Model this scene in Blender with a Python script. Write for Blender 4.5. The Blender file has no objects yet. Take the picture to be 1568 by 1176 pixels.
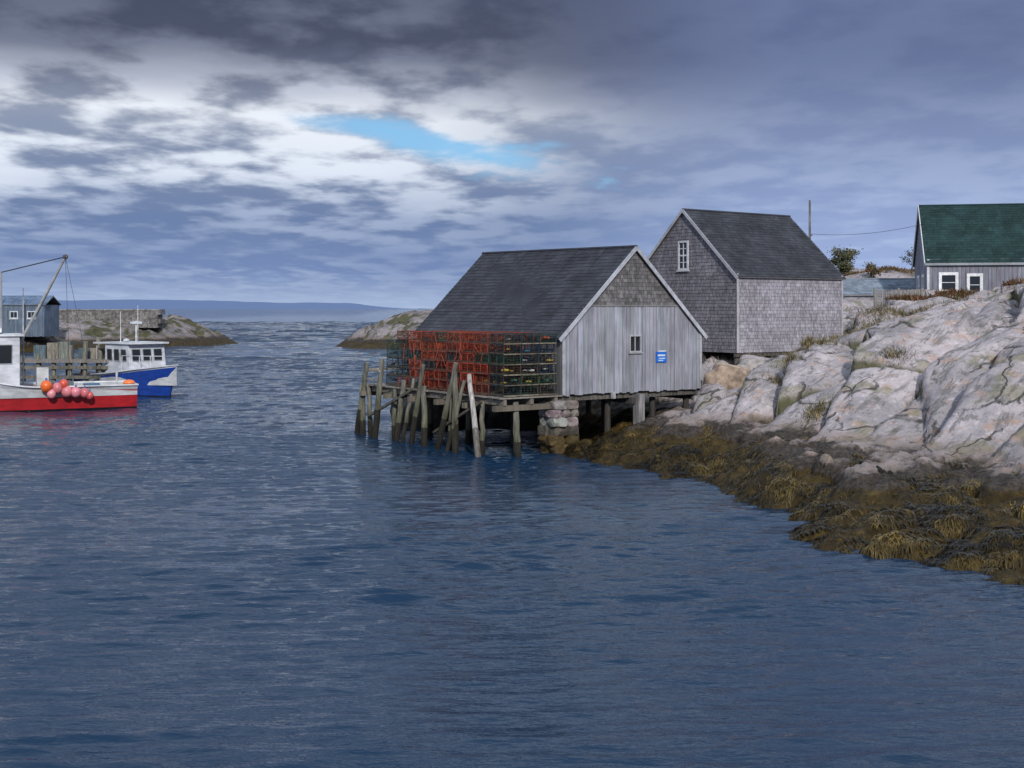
import bpy, bmesh, math, random
import numpy as np
from mathutils import Vector, Matrix
random.seed(7); rng=np.random.default_rng(7)
S=bpy.context.scene
S.view_settings.view_transform='Standard'; S.view_settings.look='None'; S.view_settings.exposure=0

# ---------------------------------------------------------------- node helper
class NT:
    def __init__(s,tree): s.t=tree; s.n=tree.nodes; s.l=tree.links
    def node(s,typ,**kw):
        n=s.n.new(typ)
        for k,v in kw.items(): setattr(n,k,v)
        return n
    def put(s,sock,v):
        if v is None: return
        if isinstance(v,bpy.types.NodeSocket): s.l.new(v,sock)
        else:
            if hasattr(sock.default_value,'__len__') and not hasattr(v,'__len__'): v=(v,)*len(sock.default_value)
            if hasattr(v,'__len__') and len(sock.default_value)==4 and len(v)==3: v=(*v,1)
            sock.default_value=v
    def m(s,op,a,b=None,c=None,clamp=False):
        n=s.node('ShaderNodeMath',operation=op,use_clamp=clamp)
        s.put(n.inputs[0],a); s.put(n.inputs[1],b); s.put(n.inputs[2],c)
        return n.outputs[0]
    def ss(s,x,a,b):
        n=s.node('ShaderNodeMapRange',interpolation_type='SMOOTHSTEP')
        s.put(n.inputs[0],x); n.inputs[1].default_value=a; n.inputs[2].default_value=b
        n.inputs[3].default_value=0; n.inputs[4].default_value=1
        return n.outputs[0]
    def mix(s,f,a,b,blend='MIX'):
        n=s.node('ShaderNodeMix',data_type='RGBA',blend_type=blend)
        s.put(n.inputs[0],f); s.put(n.inputs[6],a); s.put(n.inputs[7],b)
        return n.outputs[2]
    def noise(s,vec,scale,detail=4,rough=.55,dist=0,lac=2.0):
        n=s.node('ShaderNodeTexNoise')
        if vec is not None: s.l.new(vec,n.inputs['Vector'])
        n.inputs['Scale'].default_value=scale; n.inputs['Detail'].default_value=detail
        n.inputs['Roughness'].default_value=rough; n.inputs['Distortion'].default_value=dist
        return n.outputs['Fac']
    def mapping(s,vec,scale=(1,1,1),rot=(0,0,0),loc=(0,0,0)):
        n=s.node('ShaderNodeMapping'); s.l.new(vec,n.inputs[0])
        n.inputs['Scale'].default_value=scale; n.inputs['Rotation'].default_value=rot; n.inputs['Location'].default_value=loc
        return n.outputs[0]
    def comb(s,x,y,z):
        n=s.node('ShaderNodeCombineXYZ'); s.put(n.inputs[0],x); s.put(n.inputs[1],y); s.put(n.inputs[2],z); return n.outputs[0]
    def sep(s,v):
        n=s.node('ShaderNodeSeparateXYZ'); s.l.new(v,n.inputs[0]); return n.outputs
    def ramp(s,f,stops):
        n=s.node('ShaderNodeValToRGB'); s.put(n.inputs[0],f); e=n.color_ramp.elements
        e[0].position=stops[0][0]; e[0].color=(*stops[0][1],1)
        e[1].position=stops[-1][0]; e[1].color=(*stops[-1][1],1)
        for p,c in stops[1:-1]:
            k=e.new(p); k.color=(*c,1)
        return n.outputs[0]
def newmat(name):
    m=bpy.data.materials.new(name); m.use_nodes=True; t=NT(m.node_tree)
    b=m.node_tree.nodes['Principled BSDF']; return m,t,b
def attr_mat(name,rough=.85,stretch=(1,1,1),nscale=3,lo=.6,hi=1.3,bump=.3,bdist=.02,spec=.3,stain=None):
    m,t,b=newmat(name)
    a=t.node('ShaderNodeAttribute',attribute_name='Col').outputs['Color']
    pos=t.node('ShaderNodeNewGeometry').outputs['Position']
    v=t.mapping(pos,scale=stretch)
    n=t.noise(v,nscale,6,.6)
    g=t.m('MULTIPLY_ADD',t.ss(n,.3,.7),hi-lo,lo)
    n2=t.noise(pos,.7,3,.5); g2=t.m('MULTIPLY_ADD',t.ss(n2,.3,.7),.3,.85)
    col=t.mix(1,a,t.comb(t.m('MULTIPLY',g,g2),t.m('MULTIPLY',g,g2),t.m('MULTIPLY',g,g2)),'MULTIPLY')
    if stain is not None:
        col=t.mix(t.m('MULTIPLY',t.ss(t.noise(pos,1.3,4,.6),.5,.72),.6),col,stain)
    t.put(b.inputs['Base Color'],col); b.inputs['Roughness'].default_value=rough
    b.inputs['Specular IOR Level'].default_value=spec
    if bump:
        bn=t.node('ShaderNodeBump'); bn.inputs['Strength'].default_value=bump; bn.inputs['Distance'].default_value=bdist
        t.l.new(n,bn.inputs['Height']); t.l.new(bn.outputs[0],b.inputs['Normal'])
    return m
M_wood=attr_mat('weathered_wood',.9,(6,6,.5),2.2,.74,1.16,.4,.015)
M_shingle=attr_mat('cedar_shingle',.9,(3,3,1.2),3,.65,1.25,.4,.015)
M_roof=attr_mat('asphalt_shingle',.92,(1,1,1),1.2,.8,1.2,.3,.01)
M_trim=attr_mat('painted_trim',.6,(2,2,2),3,.8,1.1,.15,.005)
M_paint=attr_mat('boat_paint',.35,(1,1,3),1.5,.75,1.1,.05,.005,.5)
M_stone=attr_mat('crib_stone',.85,(1,1,1),3,.5,1.35,.8,.06)
M_pile=attr_mat('piling_wood',.85,(5,5,.7),2,.5,1.3,.6,.03)
M_trap=attr_mat('trap_wire',.6,(1,1,1),5,.6,1.3,0)
M_leaf=attr_mat('foliage',.8,(1,1,1),4,.6,1.3,0)
def glassmat():
    m,t,b=newmat('window_glass'); b.inputs['Base Color'].default_value=(.02,.025,.03,1); b.inputs['Roughness'].default_value=.08
    return m
M_glass=glassmat()

# ---------------------------------------------------------------- mesh builder
class MB:
    def __init__(s): s.v=[]; s.f=[]; s.mi=[]; s.c=[]
    def poly(s,pts,m=0,col=(1,1,1)):
        i=len(s.v); s.v+= [tuple(p) for p in pts]; s.c+=[col]*len(pts)
        s.f.append(tuple(range(i,i+len(pts)))); s.mi.append(m)
    def boxv(s,c,X,Y,Z,m=0,col=(1,1,1)):
        i=len(s.v); c=Vector(c)
        for sx in(-1,1):
            for sy in(-1,1):
                for sz in(-1,1): s.v.append(tuple(c+X*sx+Y*sy+Z*sz))
        s.c+=[col]*8
        for q in((0,1,3,2),(4,6,7,5),(0,4,5,1),(2,3,7,6),(0,2,6,4),(1,5,7,3)):
            s.f.append(tuple(i+k for k in q)); s.mi.append(m)
    def beam(s,p0,p1,w,h,m=0,col=(1,1,1),up=Vector((0,0,1))):
        p0=Vector(p0);p1=Vector(p1); d=p1-p0; L=d.length; d.normalize()
        sd=d.cross(up)
        if sd.length<1e-3: sd=d.cross(Vector((1,0,0)))
        sd.normalize(); u=sd.cross(d).normalized()
        s.boxv((p0+p1)/2,d*(L/2),sd*(w/2),u*(h/2),m,col)
    def cyl(s,p0,p1,r0,r1,n=8,m=0,col=(1,1,1),wob=0,segs=1,col2=None):
        p0=Vector(p0);p1=Vector(p1); d=(p1-p0); L=d.length; d.normalize()
        a=d.cross(Vector((0,0,1)))
        if a.length<1e-3: a=Vector((1,0,0))
        a.normalize(); b=d.cross(a)
        i=len(s.v)
        for k in range(segs+1):
            t=k/segs; c=p0.lerp(p1,t)+ (a*random.uniform(-wob,wob)+b*random.uniform(-wob,wob) if 0<k<segs else Vector())
            r=r0+(r1-r0)*t
            for j in range(n):
                an=2*math.pi*j/n; s.v.append(tuple(c+(a*math.cos(an)+b*math.sin(an))*r))
                s.c.append(col if col2 is None else tuple(col[q]*(1-t)+col2[q]*t for q in range(3)))
        for k in range(segs):
            for j in range(n):
                j2=(j+1)%n; s.f.append((i+k*n+j,i+k*n+j2,i+(k+1)*n+j2,i+(k+1)*n+j)); s.mi.append(m)
        s.f.append(tuple(range(i,i+n))); s.mi.append(m)
        s.f.append(tuple(range(i+segs*n,i+segs*n+n))); s.mi.append(m)
    def ball(s,c,r,m=0,col=(1,1,1),sc=(1,1,1),boxy=1.0,rough=0,seed=0,ico=None,rot=0):
        V,F=ico or ICO2; i=len(s.v); c=Vector(c); R=Matrix.Rotation(rot,3,'Z')
        rr=random.Random(seed); ph=[rr.uniform(0,6.28) for _ in range(6)]
        for v in V:
            k=1+rough*(math.sin(v.x*3+ph[0])*math.sin(v.y*3.3+ph[1])+.6*math.sin(v.z*5+ph[2]+v.x*4)+.4*math.sin(v.y*8+ph[3]+v.z*6))
            p=Vector([math.copysign(abs(q)**boxy,q) for q in v])*k
            s.v.append(tuple(c+R@Vector((p.x*sc[0]*r,p.y*sc[1]*r,p.z*sc[2]*r)))); s.c.append(col)
        for f in F: s.f.append(tuple(i+q for q in f)); s.mi.append(m)
    def obj(s,name,mats,parent=None,smooth=False):
        me=bpy.data.meshes.new(name); me.from_pydata(s.v,[],s.f)
        for m in mats: me.materials.append(m)
        me.polygons.foreach_set('material_index',s.mi)
        ca=me.color_attributes.new('Col','FLOAT_COLOR','POINT')
        c=np.ones((len(s.v),4),dtype=np.float32); c[:,:3]=np.array(s.c)
        ca.data.foreach_set('color',c.ravel())
        if smooth: me.polygons.foreach_set('use_smooth',[True]*len(s.f))
        me.update(); o=bpy.data.objects.new(name,me); S.collection.objects.link(o)
        if parent: o.parent=parent
        return o
def icodata(n):
    bm=bmesh.new(); bmesh.ops.create_icosphere(bm,subdivisions=n,radius=1)
    bm.verts.ensure_lookup_table(); r=([v.co.copy() for v in bm.verts],[tuple(v.index for v in f.verts) for f in bm.faces]); bm.free(); return r
ICO1=icodata(1); ICO2=icodata(2); ICO3=icodata(3)
def empty(name,loc=(0,0,0)):
    e=bpy.data.objects.new(name,None); e.empty_display_size=.5; S.collection.objects.link(e); return e
def jit(c,a=.1,hue=.02):
    k=1+random.uniform(-a,a); return tuple(max(0,q*k*(1+random.uniform(-hue,hue))) for q in c)
Zv=Vector((0,0,1))

# ---------------------------------------------------------------- numpy noise
def h2(ix,iy,s=0):
    n=np.sin(ix*127.1+iy*311.7+s*74.7)*43758.5453; return n-np.floor(n)
def vn(x,y,s=0):
    ix=np.floor(x);iy=np.floor(y);fx=x-ix;fy=y-iy;fx=fx*fx*(3-2*fx);fy=fy*fy*(3-2*fy)
    a=h2(ix,iy,s);b=h2(ix+1,iy,s);c=h2(ix,iy+1,s);d=h2(ix+1,iy+1,s)
    return (a*(1-fx)+b*fx)*(1-fy)+(c*(1-fx)+d*fx)*fy
def fbm(x,y,o=4,s=0):
    r=0;a=1;t=0
    for k in range(o): r=r+a*(vn(x,y,s+k*3.1)*2-1);t+=a;a*=.5;x=x*2.03+11.3;y=y*2.03+5.7
    return r/t
def vor(x,y,s=0):
    ix=np.floor(x);iy=np.floor(y);F1=np.full(x.shape,9.);F2=F1.copy();idr=np.zeros(x.shape);cx=np.zeros(x.shape);cy=np.zeros(x.shape)
    for dx in(-1,0,1):
        for dy in(-1,0,1):
            jx=ix+dx;jy=iy+dy;px=jx+.5+.8*(h2(jx,jy,s)-.5);py=jy+.5+.8*(h2(jx,jy,s+5)-.5)
            d=np.hypot(x-px,y-py);c=d<F1
            F2=np.where(c,F1,np.minimum(F2,d)); idr=np.where(c,h2(jx,jy,s+9),idr);cx=np.where(c,x-px,cx);cy=np.where(c,y-py,cy);F1=np.where(c,d,F1)
    return F1,F2,idr,cx,cy
def sst(x,a,b): t=np.clip((x-a)/(b-a),0,1); return t*t*(3-2*t)
def tps(P):
    P=np.array(P,float); X=P[:,:2]/20.; n=len(P)
    r=np.hypot(X[:,None,0]-X[None,:,0],X[:,None,1]-X[None,:,1]); K=np.where(r>0,r*r*np.log(r+1e-12),0)+np.eye(n)*1e-4
    A=np.zeros((n+3,n+3));A[:n,:n]=K;A[:n,n]=1;A[:n,n+1:]=X;A[n,:n]=1;A[n+1:,:n]=X.T
    w=np.linalg.solve(A,np.r_[P[:,2],0,0,0])
    def f(x,y):
        x=np.asarray(x,float)/20.;y=np.asarray(y,float)/20.;o=w[n]+w[n+1]*x+w[n+2]*y
        for i in range(n):
            r2=(x-X[i,0])**2+(y-X[i,1])**2; o=o+w[i]*.5*r2*np.log(r2+1e-12)
        return o
    return f
CP=[ # waterline
(2.5,45,0),(3.86,41.7,0),(4.7,39.5,0),(6.4,38.6,0),(6.7,33.9,0),(7.6,32.3,0),(7.0,27.9,0),(7.8,27.1,0),(9.1,26.3,0),(10.1,24.5,0),(12,15,0),(14,5,0),(16,-10,0),
# offshore
(0,42,-1.5),(2.5,38,-1.5),(4.3,33.5,-1.5),(5,27,-1.5),(7.5,22,-1.8),(9,15,-1.8),(10,0,-2),(12,-10,-2),
# slopes
(11.5,27.8,.6),(13.5,32.7,1.35),(14.9,36,2.97),(16.5,40,4.4),(20.6,50,5.98),
(11,31.9,.9),(12.3,35.7,1.4),(13.5,39,2.77),(15.2,44,4.3),(18.6,54,5.3),
(8.86,32.6,.8),(10.2,37.5,1.4),(11.1,41,2.64),(12.5,46,3.75),(14.9,55,4.3),
(7.8,37.5,.9),(8.7,41.6,1.5),(9.2,44,2.35),(10.4,50,3.0),
(7.1,42.9,.8),(7.5,45.2,1.4),(7.8,47,1.9),(8.6,50,2.3),
(4.85,42.7,.5),(5.2,45.5,1.1),
# under the sheds
(7.6,50,1.9),(5,52,.7),(3.5,47.5,.3),(1.5,50,-.5),(4,57,.9),(0,55,-.6),(-3,58,-.9),(10.1,56,2.9),(8,60,2.7),(16,60,3.5),(12,62,3.2),(6,63,1.8),
(17,62,4.4),(22,62,5.4),(25,72,6),(30,70,6.2),(21,78,5.6),(24,84,5.9),
(0,46,-1),(-2,50,-1.3),(-6,60,-1.5),(-10,50,-3),(-10,70,-3),(-14,30,-3),(0,70,-1),(5,75,1),(-6,90,-2),(5,110,1),(-8,130,-2),
(20,95,6.5),(29,110,8.6),(36,110,8.7),(45,110,8.9),(30,130,8),(15,120,4),
(20,15,3.4),(25,5,4),(19,27,3.6),(25,30,6),(30,40,7.2),(35,10,6),(40,60,8),(60,60,9),(60,100,10),
(150,-20,12),(150,260,12),(40,250,6),(0,200,-3),(-14,260,-4),(-14,-20,-4)]
T1=tps(CP)
def H(x,y,full=False):
    x=np.asarray(x,float);y=np.asarray(y,float)
    b=np.clip(T1(x,y),-3.5,14); land=sst(b,.7,1.9)
    wx=x+fbm(x/6,y/6,3,2)*1.9+fbm(x,y,3,12)*.15; wy=y+fbm(x/6,y/6,3,8)*1.9+fbm(x,y,3,15)*.15
    p=wx*.66+wy*.75;q=-wx*.75+wy*.66
    F1,F2,i1,cx,cy=vor(p/6.5,q/2.4,1); c1=1-sst(F2-F1,0,.075)
    G1,G2,i2,dx,dy=vor(p/3.0+3,q/1.1,4); c2=1-sst(G2-G1,0,.11)
    m2=sst(vn(x/4,y/4,6),.42,.75); m1=sst(vn(x/3,y/3,3),.1,.45)
    h=b+land*(.75*(i1-.5)+1.35*cy*(h2(i1*91,i1*17)-.2)+.5*cx*(h2(i1*53,i1*7)-.5)+.5*(.4-F1)-.42*c1*m1
        +(.26*(i2-.5)+.45*dy*(h2(i2*31,i2*19)-.35)+.18*(.5-G1)-.15*c2)*m2)
    h=h+land*.10*fbm(p/1.8,q/.45,4,31)
    tid=(1-land)*sst(b,-1.5,.1)
    V1,V2,iv,_,_=vor(x/1.3+fbm(x,y,2,4)*.3,y/1.0,7)
    U1,U2,iu,_,_=vor(x/.5+fbm(x,y,2,14)*.3,y/.42,17)
    h=h+tid*(.36*(.6-V1)+.34*(iv-.4)+.15*(.6-U1)+.14*(iu-.5)+.12*fbm(x*2.2,y*2.2,3,5))+fbm(x/2.5,y/2.5,4,1)*.14+fbm(x*3,y*3,3,3)*.02*land
    if full: return h,np.clip(c1*m1+.6*c2*m2,0,1)*land
    return h
def grid_obj(name,xs,ys,f,mat):
    X,Y=np.meshgrid(xs,ys); Z,cr=f(X,Y); n=len(xs);m=len(ys)
    V=np.stack([X.ravel(),Y.ravel(),Z.ravel()],1).astype(np.float32)
    i=np.arange((m-1)*(n-1)); r=i//(n-1)*n+i%(n-1)
    Q=np.stack([r,r+1,r+n+1,r+n],1).astype(np.int32)
    me=bpy.data.meshes.new(name); me.vertices.add(len(V)); me.vertices.foreach_set('co',V.ravel())
    me.loops.add(Q.size); me.loops.foreach_set('vertex_index',Q.ravel()); me.polygons.add(len(Q))
    me.polygons.foreach_set('loop_start',np.arange(0,Q.size,4,dtype=np.int32)); me.polygons.foreach_set('loop_total',np.full(len(Q),4,dtype=np.int32))
    me.update(calc_edges=True); me.polygons.foreach_set('use_smooth',np.ones(len(Q),dtype=bool))
    if cr is not None:
        a=me.attributes.new('crack','FLOAT','POINT'); a.data.foreach_set('value',cr.ravel().astype(np.float32))
    me.materials.append(mat); o=bpy.data.objects.new(name,me); S.collection.objects.link(o); return o

# granite
def granite(name,cr=1.0,dark=1.0):
    m,t,b=newmat(name)
    pos=t.node('ShaderNodeNewGeometry').outputs['Position']; z=t.sep(pos)[2]
    cra=t.node('ShaderNodeAttribute',attribute_name='crack').outputs['Fac']
    n1=t.noise(pos,.4,5,.6); n2=t.noise(t.mapping(pos,scale=(1,1,1.6),loc=(5,3,1)),1.2,6,.65); n3=t.noise(pos,9,4,.7)
    n5=t.noise(t.mapping(pos,loc=(2,8,4)),.6,6,.65)
    streak=t.noise(t.mapping(t.mapping(pos,rot=(0,0,math.radians(-48))),scale=(.4,2.6,1.5)),1.3,6,.62)
    wn=t.node('ShaderNodeTexNoise'); t.l.new(pos,wn.inputs['Vector']); wn.inputs['Scale'].default_value=.6; wn.inputs['Detail'].default_value=5
    va=t.node('ShaderNodeVectorMath',operation='MULTIPLY_ADD'); t.l.new(wn.outputs['Color'],va.inputs[0]); va.inputs[1].default_value=(2,2,1.0); t.l.new(pos,va.inputs[2])
    vo=t.node('ShaderNodeTexVoronoi',feature='DISTANCE_TO_EDGE'); t.l.new(t.mapping(t.mapping(va.outputs[0],rot=(0,0,math.radians(-48))),scale=(.25,1.0,.7)),vo.inputs['Vector']); vo.inputs['Scale'].default_value=.6
    joint=t.m('MULTIPLY',t.ss(vo.outputs['Distance'],.028,.006),t.ss(n5,.46,.56))
    col=t.mix(t.ss(n1,.38,.62),(.50,.445,.455),(.31,.285,.295))
    col=t.mix(t.m('MULTIPLY',t.ss(n2,.54,.66),.65),col,(.45,.30,.225))
    n4=t.noise(t.mapping(pos,loc=(9,1,2)),2.2,7,.7)
    col=t.mix(t.m('MULTIPLY',t.ss(n4,.46,.34),.5),col,(.68,.62,.64))
    col=t.mix(t.m('MULTIPLY',t.ss(n5,.54,.62),.6),col,(.20,.19,.105))
    col=t.mix(t.m('MULTIPLY',t.ss(n4,.55,.63),.65),col,(.13,.13,.12))
    col=t.mix(t.m('MULTIPLY',t.ss(streak,.56,.64),.6),col,(.11,.11,.095))
    g=t.m('MULTIPLY_ADD',n3,.8,.6); g=t.m('MULTIPLY',g,dark); col=t.mix(1,col,t.comb(g,g,g),'MULTIPLY')
    moss=t.mix(n2,(.12,.12,.045),(.03,.03,.022))
    col=t.mix(t.m('MULTIPLY',t.ss(cra,.2,.7),.92*cr),col,moss)
    col=t.mix(t.m('MULTIPLY',joint,.8),col,(.04,.037,.03))
    zz=t.m('ADD',z,t.m('MULTIPLY',t.m('SUBTRACT',n1,.5),1.1))
    zz=t.m('ADD',zz,t.m('MULTIPLY',t.m('SUBTRACT',n4,.5),.8))
    brown=t.ss(zz,1.75,1.35); col=t.mix(t.m('MULTIPLY',brown,.55),col,(.20,.15,.12))
    wet=t.ss(zz,1.40,1.18); col=t.mix(t.m('MULTIPLY',wet,.95),col,t.mix(t.ss(n3,.35,.65),(.016,.014,.014),(.07,.055,.04)))
    weed=t.ss(zz,1.0,.85); wc=t.ramp(n4,[(.3,(.012,.009,.005)),(.52,(.05,.034,.010)),(.7,(.12,.08,.02))])
    col=t.mix(weed,col,wc)
    t.put(b.inputs['Base Color'],col); t.put(b.inputs['Roughness'],t.m('MULTIPLY_ADD',wet,-.2,.9)); b.inputs['Specular IOR Level'].default_value=.2
    bn=t.node('ShaderNodeBump'); bn.inputs['Strength'].default_value=.8; bn.inputs['Distance'].default_value=.10
    hh=t.m('ADD',t.m('SUBTRACT',n4,t.m('MULTIPLY',t.ss(streak,.53,.62),.35)),t.m('MULTIPLY',n3,.35))
    t.put(bn.inputs['Height'],t.m('SUBTRACT',hh,t.m('MULTIPLY',joint,.8))); t.l.new(bn.outputs[0],b.inputs['Normal'])
    return m
M_gran=granite('granite'); M_gran2=granite('granite_far',1.0,.6)
xs=np.r_[np.arange(-14,2,.5),np.arange(2,23,.11),np.arange(23,50,.5),np.arange(50,151,4)]
ys=np.r_[np.arange(-20,20,1.5),np.arange(20,62,.12),np.arange(62,100,.5),np.arange(100,261,4)]
grid_obj('granite_shore_terrain',xs,ys,lambda x,y:H(x,y,True),M_gran)

# distant headlands
def headland(name,cps,xs,ys,cap=9):
    f=tps(cps)
    def F(x,y):
        b=np.clip(f(x,y),-3,cap); land=sst(b,0,2)
        F1,F2,i1,cx,cy=vor(x/5+fbm(x/6,y/6,2)*.4,y/3,3)
        G1,G2,i2,_,_=vor(x/2+3,y/1.6,5)
        h=b+land*(.9*(i1-.5)+.9*cy*(i1-.4)+.4*(.5-F1)+.5*(i2-.5))+fbm(x/3,y/3,4)*.3
        return h,np.clip((1-sst(F2-F1,0,.2))+(1-sst(G2-G1,0,.3))*.7,0,1)*land
    grid_obj(name,xs,ys,F,M_gran2); return F
headland('rocky_point',[(-22,166,.1),(-14,160,0),(-5,152,0),(6,140,0),(-19.8,169,2.1),(-17.6,173,3.9),(-12,173,4.7),(0,170,5.2),(20,165,6),(-28,172,-2),(-24,182,-2),(-14,190,0),(0,200,1),(-10,148,-2),(5,130,-2),(-24,156,-2),(30,150,4),(30,200,3)],
  np.arange(-30,30,.5),np.arange(130,200,.7),5)
headland('breakwater_rocks',[(-48,208,.2),(-44.5,174,0),(-48,163,0),(-54,152,0),(-62,142,0),(-80,133,0),(-50.6,178,4.0),(-47.3,187,2.7),(-56.7,170,3.2),(-60,155,2.0),(-90,170,4),(-64,172,3.4),(-39,175,-2.5),(-41,205,-2.5),(-46,150,-2),(-60,130,-2),(-80,118,-2),(-60,232,-2),(-50,228,-2.5),(-90,235,0),(-54,200,2.6),(-120,170,4),(-120,130,0)],
  np.arange(-125,-38,.6),np.arange(118,236,.8),3.8)

# hills far away
m_h,t,b=newmat('distant_hill_haze'); b.inputs['Base Color'].default_value=(.14,.20,.34,1); b.inputs['Roughness'].default_value=1;b.inputs['Specular IOR Level'].default_value=0  # blue aerial haze put into the hills' base colour
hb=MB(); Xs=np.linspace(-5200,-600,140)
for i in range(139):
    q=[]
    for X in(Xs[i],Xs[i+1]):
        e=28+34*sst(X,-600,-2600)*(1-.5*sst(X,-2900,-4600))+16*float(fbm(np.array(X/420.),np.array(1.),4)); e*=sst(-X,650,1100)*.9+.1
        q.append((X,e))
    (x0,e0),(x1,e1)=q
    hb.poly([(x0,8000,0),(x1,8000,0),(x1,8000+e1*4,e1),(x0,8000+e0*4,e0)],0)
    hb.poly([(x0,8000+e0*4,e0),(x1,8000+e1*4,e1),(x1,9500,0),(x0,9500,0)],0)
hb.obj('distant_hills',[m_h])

# ---------------------------------------------------------------- water
def watermat(name):
    m_w,t,b=newmat(name)
    pos=t.node('ShaderNodeNewGeometry').outputs['Position']; yy=t.sep(pos)[1]
    big=t.noise(t.mapping(pos,scale=(.5,1.3,1)),.05,3,.5)
    amp=t.m('MULTIPLY_ADD',t.ss(big,.35,.65),.7,.6)
    w2=t.noise(t.mapping(pos,scale=(.7,2.4,1),rot=(0,0,math.radians(9))),4.5,3,.55,.2)
    w1=t.noise(t.mapping(pos,scale=(.5,1.8,1),rot=(0,0,math.radians(-8))),1.0,4,.6,.2)
    w0=t.noise(t.mapping(pos,scale=(.35,1.0,1),rot=(0,0,math.radians(-5))),.25,5,.65,.2)
    f1=t.ss(yy,38,75); f0=t.ss(yy,60,180)
    hgt=t.m('ADD',t.m('MULTIPLY',w2,.026),t.m('ADD',t.m('MULTIPLY',t.m('MULTIPLY',w1,f1),.20),t.m('MULTIPLY',t.m('MULTIPLY',w0,f0),1.2)))
    hgt=t.m('MULTIPLY',hgt,amp)
    bn=t.node('ShaderNodeBump'); bn.inputs['Strength'].default_value=1; bn.inputs['Distance'].default_value=1.0
    t.put(bn.inputs['Height'],hgt); t.l.new(bn.outputs[0],b.inputs['Normal'])
    b.inputs['Base Color'].default_value=(.008,.030,.068,1); b.inputs['Roughness'].default_value=.03; b.inputs['IOR'].default_value=1.36
    return m_w
M_w=watermat('sea_water')
wx=np.arange(-54,54.01,.16); wy=np.r_[np.arange(5,30,.05),np.arange(30,55,.08),np.arange(55,128.01,.2)]; wy[-1]=128.0
waves=[]
r2=np.random.default_rng(11)
for i in range(50):
    lam=.24*(.95/.24)**((i+.5)/50); th=r2.normal(math.radians(-7),math.radians(9 if i%3 else 22)); k=2*math.pi/lam
    waves.append((k*math.sin(th),k*math.cos(th),lam,.0062*lam,r2.uniform(0,6.28)))
for i in range(8):
    lam=1.3*(4.2/1.3)**(i/7); th=r2.normal(math.radians(5),math.radians(20)); k=2*math.pi/lam
    waves.append((k*math.sin(th),k*math.cos(th),lam,.0022*lam,r2.uniform(0,6.28)))
def WF(x,y):
    env=.7+.5*sst(fbm(x/10,y/6,3,41),-.35,.35); h=np.zeros(x.shape)
    e2=[.7+.6*vn(x/3+j*7,y/1.6,50+j) for j in range(4)]
    res=np.where(y<30,.05,np.where(y<55,.08,.2)); fr=1+2.2*sst(y,35,100)
    for i,(kx,ky,lam,a,ph) in enumerate(waves):
        att=sst(lam/res,2.2,4.2)*(fr if lam>1.2 else 1)
        s_=np.sin(kx*x+ky*y+ph+.8*np.sin(x*.5+i)+.5*np.sin(y*.4+2*i)); h+=a*att*e2[i%4]*(s_+.38*(s_*s_))
    edge=sst(x,-54,-53)*sst(-x,-54,-53)*sst(-y,-128,-126.8)*sst(y,5,6)
    return h*env*edge,None
o=grid_obj('sea_water',wx,wy,WF,M_w)
w3=[]
for i in range(26):
    lam=1.9*(8/1.9)**((i+.5)/26); th=r2.normal(math.radians(-5),math.radians(20)); k=2*math.pi/lam
    w3.append((k*math.sin(th),k*math.cos(th),lam,.0062*lam,r2.uniform(0,6.28)))
def WF2(x,y):
    h=np.zeros(x.shape); env=.6+.7*sst(fbm(x/40,y/20,3,61),-.35,.35)
    for i,(kx,ky,lam,a,ph) in enumerate(w3):
        s_=np.sin(kx*x+ky*y+ph+.8*np.sin(x*.12+i)+.5*np.sin(y*.1+2*i)); h+=a*(s_+.35*s_*s_)
    return h*env*sst(x,-200,-196)*sst(-x,-200,-196)*sst(y,128,129.5)*sst(-y,-480,-470),None
o2=grid_obj('sea_mid',np.arange(-200,200.1,.8),np.r_[128.0,np.arange(128.6,480,.7),480.0],WF2,M_w)
wb=MB()
for (a,b_,c_,d_) in [(-15000,15000,480,20000),(-15000,-200,128,480),(200,15000,128,480),(-15000,-54,-300,128),(float(wx[-1]),15000,-300,128),(-54,float(wx[-1]),-300,5)]:
    wb.poly([(a,c_,0),(b_,c_,0),(b_,d_,0),(a,d_,0)],0)
wo=wb.obj('sea_far',[M_w])
bpy.context.view_layer.objects.active=o; o.select_set(True); wo.select_set(True); o2.select_set(True); bpy.ops.object.join()

# ---------------------------------------------------------------- building parts
G=Vector((.8185,.5745,0)); Nn=Vector((-.5745,.8185,0))
def shingles(mb,O,U,V,Nm,hmax,rng_f,course,width,col,m=0,skip=None,ja=.13,thick=.022):
    O=Vector(O); j=0; h=0
    while h<hmax-.01:
        h1=min(h+course*1.25,hmax); xl,xr=rng_f(h+course*.5)
        rowc=1+random.uniform(-.05,.05)
        x=xl-random.uniform(0,width) 
        while x<xr:
            w=width*random.uniform(.6,1.4); a=max(x,xl);c=min(x+w-.008,xr); x+=w
            if c-a<.02: continue
            if skip and skip((a+c)/2,h+course*.5): continue
            t0=thick*random.uniform(.8,1.3); dz=random.uniform(-.008,.008)
            cc=jit(tuple(q*rowc for q in col),ja)
            p0=O+U*a+V*(h+dz)+Nm*t0;p1=O+U*c+V*(h+dz)+Nm*t0;p2=O+U*c+V*h1+Nm*.004;p3=O+U*a+V*h1+Nm*.004
            mb.poly([p0,p1,p2,p3],m,cc); mb.poly([O+U*a+V*(h+dz),O+U*c+V*(h+dz),p1,p0],m,tuple(q*.45 for q in cc))
        h+=course; j+=1
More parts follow.
